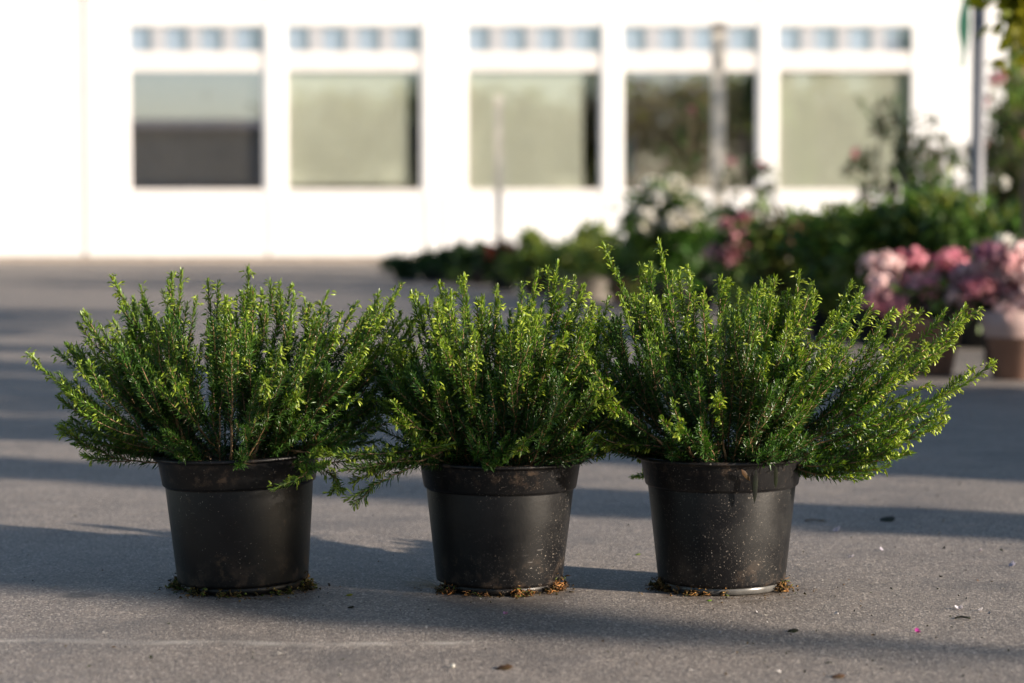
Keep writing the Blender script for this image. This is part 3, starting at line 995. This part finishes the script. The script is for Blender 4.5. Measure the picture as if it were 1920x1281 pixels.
def leaf_cloud(mb, c, r, n, cols, size, rng, clumps=14, fill=0.33):
    """leaves in uneven clumps through an ellipsoid centred c with radii r"""
    c, r = np.asarray(c, float), np.asarray(r, float)
    cc = rng.normal(0, 1, (clumps, 3))
    cc /= np.linalg.norm(cc, axis=1, keepdims=True)
    cc *= rng.uniform(0.25, 0.95, (clumps, 1))
    cs = rng.uniform(0.18, 0.42, clumps)
    ci = rng.integers(0, clumps, n)
    p = cc[ci] + rng.normal(0, 1, (n, 3)) * cs[ci][:, None] * 0.6
    P = c + p * r
    P[:, 2] = np.maximum(P[:, 2], 0.01)
    D = p * 0.8 + rng.normal(0, 0.8, (n, 3)) + C(0, 0, 0.25)
    col = np.asarray(cols)[(ci + rng.integers(0, 2, n)) % len(cols)] * rng.uniform(0.7, 1.3, (n, 1))
    mb.leaves(P, D, C(0, 0, 1) + rng.normal(0, .5, (n, 3)), size * rng.uniform(0.7, 1.3, n), size * rng.uniform(0.35, 0.6, n), col, curv=-0.15, keel=0.2, blunt=0.7)


def bloom(mb, p, s, col, rng, petals=14):
    D = rng.normal(0, 1, (petals, 3)) + C(.2, -0.4, 0.5)
    D /= np.linalg.norm(D, axis=1, keepdims=True)
    P = np.asarray(p) + D * s * 0.15
    mb.leaves(P, D, rng.normal(0, 1, (petals, 3)), s * rng.uniform(.35, .6, petals), s * rng.uniform(.3, .5, petals), np.asarray(col) * rng.uniform(.75, 1.2, (petals, 1)), curv=-.2, keel=.2)


def tub(root, r, h, mat, squat=0.8, name='pot'):
    m = MB()
    m.lathe([(r * squat, 0), (r * 0.97, h * 0.86), (r * 1.03, h * 0.86), (r * 1.06, h), (r * 0.96, h), (r * 0.94, h * 0.9)], 28, cap_bottom=True)
    m.build(name, M[mat], root)
    s = MB()
    s.lathe([(r * 0.94, h * 0.9), (r * 0.5, h * 0.91)], 20, cap_top=True)
    s.build('soil', M['soil'], root)


def pot_plant(name, px, Y, wpx, top_py, label, cat, cols, seed, group=None, pot='blackpot', pot_r=None, pot_h=0.14, flowers=None, leaf=0.035, n=1500, stems=6, body=1.0, clumps=14, low=None, squat=.8, depth=None):
    rng = np.random.default_rng(seed)
    x = at(px, HORIZON, Y).x
    z1 = at(px, top_py, Y).z
    rw = wpx / F * Y / 2
    root = empty(name, (x, Y, 0), label, cat, group)
    pr = pot_r if pot_r else min(rw * 0.62, 0.16)
    if pot:
        tub(root, pr, pot_h, pot, squat)
    else:
        pot_h = 0.0
    z0 = pot_h * 0.8 if low is None else low
    cz, rz = (z0 + z1) / 2, (z1 - z0) / 2
    st = MB()
    for k in range(stems):
        a = rng.uniform(0, 6.28)
        e = C(math.cos(a) * rw * .55 * rng.random(), math.sin(a) * rw * .5 * rng.random(), cz + rz * rng.uniform(-.1, .75))
        b = C(math.cos(a) * pr * .3, math.sin(a) * pr * .3, pot_h * 0.85)
        st.tube(np.stack([b, b * .5 + e * .5 + rng.normal(0, .02, 3) * rw * 3, e]), np.array([.006, .004, .002]) * (1 if Y > 5 else .7), 5)
    st.build('stem', M['twig'], root)
    lv = MB()
    leaf_cloud(lv, (0, 0, cz), (rw * .95 * body, (depth or rw) * .9, rz * .95), n, cols, leaf, rng, clumps)
    lv.build('foliage', M['leaf'], root)
    if flowers:
        num, size, fcol, up = flowers
        for k in range(num):
            dv = rng.normal(0, 1, 3) + C(.45, -.9, .25)
            dv /= np.linalg.norm(dv)
            dv[2] = up + (1 - up) * abs(dv[2]) if dv[2] < up else dv[2]
            fm = MB()
            fc = fcol[int(rng.integers(len(fcol)))]
            bloom(fm, (dv[0] * rw, dv[1] * (depth or rw), cz + dv[2] * rz), size * rng.uniform(.75, 1.25), fc, rng, 26 if size > .06 else 14)
            fm.build('flower', M['petal'], root)
    return root


WHITE, PINK, ROSE, RED, BLUSH = C(.78, .75, .70), C(.62, .32, .35), C(.54, .21, .26), C(.42, .05, .05), C(.80, .57, .56)
low_g = 'low dark plants at the left end of the display'
for k, (px, Y, wd, tp, lb) in enumerate([(764, 15.6, 84, 486, 'lowest dark plant at the far left end of the plant display'), (815, 15.4, 92, 472, 'dark evergreen second from the left end of the plant display'),
                                        (862, 15.0, 96, 460, 'dark evergreen mound third from the left end, left of the red flowers'), (908, 14.6, 96, 456, 'dark evergreen mound directly left of the red flowered plant')]):
    pot_plant('evergreen_plant', px, Y, wd, tp, lb, 'plant', [DARK * .8, DARK, C(.025, .05, .03)], 100 + k, low_g, leaf=.035, n=2200, pot_h=.10, low=.02)
pot_plant('red_flower_plant', 945, 13.6, 80, 448, 'red flowered plant near the left end of the display', 'flowering plant', [DARK, MIDG, C(.06, .03, .03)], 110, flowers=(9, .055, [RED, RED * 1.3, PINK], .35), n=1800, leaf=.035, low=.04)
for k, (px, Y, wd, tp, lb, cs, pt) in enumerate([
        (1020, 13.0, 150, 440, 'olive green low shrub just right of the red flowers', [OLIVE, MIDG], 'blackpot'),
        (1105, 12.2, 160, 436, 'olive green shrub in a white pot behind the middle heather', [OLIVE, OLIVE * 1.2, MIDG], 'whitepot'),
        (1190, 11.6, 170, 428, 'olive green shrub in a terracotta pot under the white flowers', [OLIVE, MIDG, DARK], 'terra'),
        (1290, 11.0, 190, 420, 'mid green low shrub between the white and the pink flowers', [MIDG, OLIVE, DARK], 'blackpot')]):
    pot_plant('low_shrub', px, Y, wd, tp, lb, 'shrub', cs, 120 + k, 'low green shrubs in the display', pot=pt, n=3000, pot_h=.13, low=.05, leaf=.045, clumps=26)
# white flowers
pot_plant('white_flower_plant', 1250, 10.2, 140, 340, 'tall plant with round white flowers below its bright green leaves', 'flowering plant', [MIDG, C(.05, .13, .02), DARK], 131, flowers=(30, .06, [WHITE, WHITE, C(.7, .66, .55)], .15), n=1200, leaf=.06, low=.10, clumps=16)
pot_plant('pink_flower_plant', 1382, 9.2, 92, 412, 'small bushy plant with dusky pink flowers beside the cream post', 'flowering plant', [DARK, MIDG], 132, flowers=(16, .07, [PINK, ROSE, PINK * 1.15], .05), n=2200, leaf=.04, low=.06)
pot_plant('white_flower_plant', 1415, 9.8, 70, 372, 'slim plant with a few white flowers right of the dusky pink one', 'flowering plant', [MIDG, BROWNG], 133, flowers=(6, .05, [WHITE], .2), n=350, leaf=.035)
gb = 'dark bushy shrubs on the right of the display'
for k, (px, Y, wd, tp, lb, cs, fl) in enumerate([
        (1478, 8.8, 190, 398, 'dark green bush with a few peach flowers, right of the pink flowers', [MIDG, OLIVE, BROWNG], (8, .055, [C(.45, .22, .16), C(.5, .28, .2)], .1)),
        (1570, 8.4, 200, 388, 'dark green bush without flowers under the airy rose', [MIDG, OLIVE, DARK], None),
        (1660, 8.0, 200, 378, 'deep green bush directly behind the pink hydrangea heads', [MIDG, OLIVE * .8, DARK], None),
        (1752, 8.2, 210, 362, 'deep green bush at the foot of the grey steel pole', [MIDG, DARK, C(.09, .13, .06)], None),
        (1850, 7.8, 220, 340, 'broad green bush at the right edge, right of the steel pole', [MIDG, DARK, OLIVE], (3, .05, [WHITE, C(.6, .3, .25)], .4))]):
    pot_plant('bush', px, Y, wd, tp, lb, 'bush', cs, 140 + k, gb, flowers=fl, n=4200, pot_h=.2, leaf=.05, clumps=34, low=.10)


def airy_rose(px, Y, spread, top, bottom, label, seed, n=9, redness=.25):
    rng = np.random.default_rng(seed)
    x = at(px, HORIZON, Y).x
    root = empty('rose_bush', (x, Y, 0), label, 'rose bush', 'tall airy roses in the display')
    tub(root, .15, .22, 'blackpot')
    sp = spread / F * Y / 2
    zt, zb = at(px, top, Y).z, at(px, bottom, Y).z
    st, lv = MB(), MB()
    heads = []
    for k in range(n):
        a = rng.uniform(-1, 1)
        e = C(a * sp, rng.uniform(-.2, .2), zb + (zt - zb) * rng.uniform(.35, 1))
        b = C(a * .06, rng.uniform(-.05, .05), .2)
        mid = b * .5 + e * .5 + rng.normal(0, .04, 3)
        pts = bez(np.stack([b, mid - C(0, 0, .05), mid + C(a * .03, 0, .1), e]), np.linspace(0, 1, 10))
        st.tube(pts, np.linspace(.006, .002, 10), 5)
        for q in range(3, 10):
            if rng.random() < .75:
                leaf_cloud(lv, pts[q] + rng.normal(0, .035, 3), (.05, .05, .05), 26, [DARK, C(.05, .06, .03), BROWNG * .8], .034, rng, 3)
        heads.append(e)
    st.build('stem', M['twig'], root)
    lv.build('foliage', M['leaf'], root)
    for e in heads:
        if rng.random() < redness:
            fm = MB()
            bloom(fm, e, .05, ROSE, rng)
            fm.build('flower', M['petal'], root)


airy_rose(1655, 10.4, 150, 175, 400, 'airy tall rose with dark leaf clumps before the rightmost window', 201, 10, .3)
airy_rose(1770, 10.0, 110, 240, 400, 'thin airy rose just left of the grey steel pole', 202, 6, .2)
airy_rose(1893, 10.4, 130, 130, 400, 'dense dark rose right of the steel pole', 203, 16, .5)
airy_rose(1265, 12.4, 90, 170, 400, 'sparse rose before the brown window, behind the white flowers', 204, 4, .3)
airy_rose(1400, 11.4, 60, 300, 420, 'short sparse rose right of the cream post', 205, 4, .5)


def hydrangea(px, Y, wpx, top, base_top, label, seed, wrap, heads, hcols):
    rng = np.random.default_rng(seed)
    x = at(px, HORIZON, Y).x
    root = empty('hydrangea', (x, Y, 0), label, 'flowering plant', 'pink hydrangeas at the front of the display')
    zt, zb = at(px, top, Y).z, at(px, base_top, Y).z
    rw = wpx / F * Y / 2
    tub(root, rw * .60, zb, 'terra', .72)
    if wrap:
        wm = MB()
        wm.lathe([(rw * .60, zb * .66), (rw * .66, zb * .8), (rw * .74, zb * 1.06), (rw * .73, zb * 1.06), (rw * .65, zb * .8)], 26)
        wm.build('wrap', M['paper'], root)
    lv = MB()
    leaf_cloud(lv, (0, 0, zb + (zt - zb) * .35), (rw * .8, rw * .8, (zt - zb) * .42), 320, [DARK, C(.06, .035, .04), MIDG], .05, rng, 10)
    lv.build('foliage', M['leaf'], root)
    heads = heads + [(rng.uniform(-.9, .95), rng.uniform(.05, .85), rng.uniform(.028, .045)) for _ in range(9)]
    for k, (fx, fz, s) in enumerate(heads):
        fm = MB()
        c = C(fx * rw, -rw * rng.uniform(.1, .6), zb + (zt - zb) * fz)
        n = 90
        D = rng.normal(0, 1, (n, 3))
        D /= np.linalg.norm(D, axis=1, keepdims=True)
        D[:, 2] = np.where(D[:, 2] < -.4, -D[:, 2], D[:, 2])
        P = c + D * s * rng.uniform(.45, 1.15, (n, 1)) * C(1.15, 1, .8)
        col = np.asarray(hcols[k % len(hcols)]) * rng.uniform(.8, 1.15, (n, 1))
        tang = np.cross(D, rng.normal(0, 1, (n, 3)))
        fm.leaves(P, tang + D * .25, D, rng.uniform(.018, .028, n), rng.uniform(.014, .022, n), col, curv=-.1)
        fm.build('flower_head', M['petal'], root)
    return root


hydrangea(1738, 6.45, 226, 466, 596, 'pink hydrangea in a terracotta pot, its heads mixed blush and rose', 301, False,
          [(-.80, .72, .050), (-.30, .80, .040), (-.50, .30, .045), (.05, .45, .050), (.45, .30, .055), (.72, .62, .048), (.40, .80, .040), (.18, .10, .050), (.85, .25, .042), (-.15, .15, .04), (-.85, .3, .035)],
          [BLUSH, ROSE * 1.3, C(.5, .3, .36), PINK * 1.2, BLUSH * 1.1, BLUSH, ROSE * 1.6, BLUSH * 1.1, PINK * 1.3, C(.52, .36, .42), PINK])
hydrangea(1905, 6.30, 190, 450, 590, 'pink hydrangea in pale pink wrap at the right edge', 302, True,
          [(-.55, .80, .040), (.10, .78, .055), (-.30, .25, .050), (.30, .35, .055), (.65, .7, .05), (-.75, .35, .035), (.0, .05, .05)],
          [C(.42, .18, .26), BLUSH * 1.1, PINK, BLUSH, PINK * 1.2, ROSE, BLUSH])
pot_plant('white_flower_plant', 1862, 6.9, 56, 444, 'small white and orange flower just behind the wrapped hydrangea', 'flowering plant', [MIDG, DARK], 303, flowers=(4, .055, [WHITE, C(.6, .12, .04), WHITE], .7), n=260, leaf=.04, pot_h=.16)

# ------------------------------------------------------------------ posts, pole, banner
def post(name, px, Y, wpx, top, label, mat, cat, capm=None, square=True):
    p = at(px, HORIZON, Y)
    zt = at(px, top, Y).z
    r = wpx / F * Y / 2
    root = empty(name, (p.x, Y, 0), label, cat)
    m = MB()
    if square:
        m.box(-r, r, -r, r, 0, zt)
    else:
        m.lathe([(r, 0), (r, zt)], 20, cap_top=True)
    m.build('shaft', M[mat], root, not square)
    c = MB()
    k = r * 1.12
    if square:
        c.box(-k, k, -k, k, zt + .002, zt + .05)
    else:
        c.lathe([(k, zt - .02), (k, zt + .02), (k * .5, zt + .04)], 20, cap_top=True)
    c.build('cap', M[capm or mat], root, False)
    f = MB()
    f.lathe([(r * 2.2, 0.002), (r * 2.2, .02), (r * 1.5, .03)], 20, cap_top=True)
    f.build('base_plate', M[mat], root, False)
    return root


post('garden_post', 1346, 13.5, 24, 60, 'cream square post with a dark cap in front of the brown window', 'post', 'post', 'postdark')
post('marker_stake', 935, 15.0, 13, 195, 'thin pale stake standing before the middle khaki window', 'post', 'stake')
post('steel_pole', 1832, 9.0, 25, -160, 'tall grey steel pole on the right of the display', 'metal', 'pole', None, False)

pb = at(1832, HORIZON, 9.0)
mb = MB()
nz, zt, zb = 14, at(1800, -120, 9.0).z, at(1800, 128, 9.0).z
vv, qq = [], []
for k in range(nz):
    z = zt + (zb - zt) * k / (nz - 1)
    ww = 0.030 + 0.016 * math.sin(k * 0.9)
    xo = pb.x - .045 - .012 * math.sin(k * .55)
    for (dx, dy) in ((0, 0), (-ww * .5, .012), (-ww, .0), (-ww, .004), (-ww * .5, .016), (0, .004)):
        vv.append((xo + dx, 9.0 + dy, z))
for k in range(nz - 1):
    for j in range(6):
        qq.append((k * 6 + j, k * 6 + (j + 1) % 6, (k + 1) * 6 + (j + 1) % 6, (k + 1) * 6 + j))
mb.add(vv, quads=qq)
tag(mb.build('banner', M['green']), 'narrow furled green banner hanging beside the steel pole', 'banner')


# ------------------------------------------------------------------ trees and things beside and behind the camera
def tree(name, x, y, h, crown_r, crown_z, cols, label, seed, group=None, n=2200, leaf=.09, trunk_r=.06, branches=10, crown_rz=None, cat='tree'):
    rng = np.random.default_rng(seed)
    root = empty(name, (x, y, 0), label, cat, group)
    t = MB()
    top = crown_z + (h - crown_z) * .5
    pts = np.stack([C(0, 0, 0), C(rng.normal(0, .02), rng.normal(0, .02), crown_z * .5), C(rng.normal(0, .04), rng.normal(0, .04), crown_z), C(rng.normal(0, .05), rng.normal(0, .05), top)])
    t.tube(pts, np.array([trunk_r * 1.25, trunk_r, trunk_r * .8, trunk_r * .3]), 10)
    for k in range(branches):
        a = rng.uniform(0, 6.28)
        s = pts[2] + (pts[3] - pts[2]) * rng.random()
        e = s + C(math.cos(a) * crown_r * .7, math.sin(a) * crown_r * .7, (h - crown_z) * rng.uniform(.05, .45))
        t.tube(np.stack([s, (s + e) / 2 + C(0, 0, .05), e]), np.array([trunk_r * .4, trunk_r * .25, trunk_r * .08]), 6)
    t.build('trunk', M['bark'], root)
    c = MB()
    zc = (crown_z * .85 + h) / 2
    leaf_cloud(c, (0, 0, zc), (crown_r, crown_r, (h - zc) if crown_rz is None else crown_rz), n, cols, leaf, rng, 26)
    c.build('crown', M['leaf'], root)
    return root


# overhanging yellow-green tree at the right
tree('small_tree', 1.37, 6.35, 1.28, .17, .98, [LIME, OLIVE * 1.5, C(.28, .26, .02)], 'small tree with yellow green leaves reaching into the top right corner', 401, leaf=.055, n=1500, trunk_r=.018, branches=8, crown_rz=.21)
pot_plant('loose_shrub', 1905, 10.9, 130, 120, 'tall loose brownish shrub at the right edge beyond the steel pole', 'shrub', [BROWNG, MIDG, OLIVE, BROWNG * .7], 404, n=2000, pot_h=.2, leaf=.05, clumps=22, stems=12, flowers=(3, .05, [ROSE], .2))
# trees behind the building's right end
for k, (x, y, h, r_, lb) in enumerate([(7.6, 34, 3.6, 1.9, 'brownish tree beyond the right end of the white building, the nearer one'), (9.9, 40, 4.4, 2.3, 'green tree farther beyond the right end of the white building'), (12.5, 36, 4.0, 2.2, 'tree beyond the building outside the right edge of the view')]):
    tree('distant_tree', x, y, h, r_, h * .3, [BROWNG, MIDG, DARK] if k == 0 else [DARK, MIDG], lb, 410 + k, 'trees beyond the white building', n=1800, leaf=.22, trunk_r=.12)
# unseen trees added right of the view, shaped to throw the bands of shade over the asphalt
side = 'unseen trees added right of the view for shade'
SIDE = [  # q = depth where the shade meets x = 0, distance to the right, height, radius, crown bottom
    (3.66, 5.2, 2.5, .12, .9), (4.42, 4.3, 2.15, .20, .4), (4.80, 4.6, 2.2, .26, .5), (5.15, 4.2, 2.05, .26, .4), (5.50, 4.5, 2.15, .26, .5), (5.88, 4.3, 2.1, .28, .4), (6.25, 4.6, 2.2, .26, .5),
    (8.0, 3.6, 2.35, .34, 2.1), (8.8, 3.6, 2.4, .40, 2.1), (9.6, 3.8, 2.5, .34, 2.2), (13.6, 5.2, 3.0, .40, 1.6), (15.2, 5.6, 3.2, .5, 1.0), (16.6, 6.0, 3.2, .5, .8)]
for k, (q, X, h, r_, cz) in enumerate(SIDE):
    tree('shade_tree', X, q - math.tan(SUN_AZ) * X, h, r_, cz, [DARK, MIDG, OLIVE], 'unseen young tree added right of the view to cast shade bands', 420 + k, side, n=3600, leaf=.075, trunk_r=.03)
tree('slender_shade_tree', 8.6, 2.545 - math.tan(SUN_AZ) * 8.6, 3.33, .11, 3.04, [OLIVE, MIDG], 'unseen slender tree added right of the view to shade the left pot', 440, n=700, leaf=.06, trunk_r=.025, crown_rz=.15)  # added out of view; its small crown is placed to shade the left pot
# what the shop windows mirror: a brown shed and trees behind the camera
sh = empty('brown_shed', (-14, -32, 0), 'long low brown shed behind the camera, mirrored in the leftmost window', 'building')
m = MB()
m.box(-8, 6.6, -3, 0, 0, 3.1)
m.build('wall', M['brick'], sh, False)
m = MB()
m.add([(-8.3, -3.2, 3.104), (6.9, -3.2, 3.104), (6.9, .3, 3.104), (-8.3, .3, 3.104), (-8.3, -1.5, 3.45), (6.9, -1.5, 3.45)], tris=[(0, 4, 3), (1, 2, 5)], quads=[(0, 1, 5, 4), (3, 4, 5, 2)])
m.build('roof', M['roof'], sh, False)
m = MB()
m.box(-1.5, 0.5, .004, .05, 0, 2.2)
m.build('door', M['bark'], sh, False)
rb = np.random.default_rng(500)
for x, h in ((-9.0, 3.7), (-11.2, 3.4)):
    tree('back_tree', x, -36.5, h, 1.3, 1.0, [BROWNG, BROWNG * 1.5, OLIVE], 'small leafy tree peeping over the brown shed behind the camera', 530 + int(-x), 'trees over the shed', n=1500, leaf=.22, trunk_r=.1)
for k in range(9):
    x = -5.0 + k * 2.5
    h = 4.0 + rb.uniform(-.35, .5) + (0.8 if x > 2 else 0)
    tree('back_tree', x, -30 + rb.uniform(-2, 2), h, 2.0, 0.9, [BROWNG, BROWNG * 1.5, OLIVE], 'leafy brownish tree in the row behind the camera', 510 + k, 'trees behind the camera', n=2200, leaf=.30, trunk_r=.14)
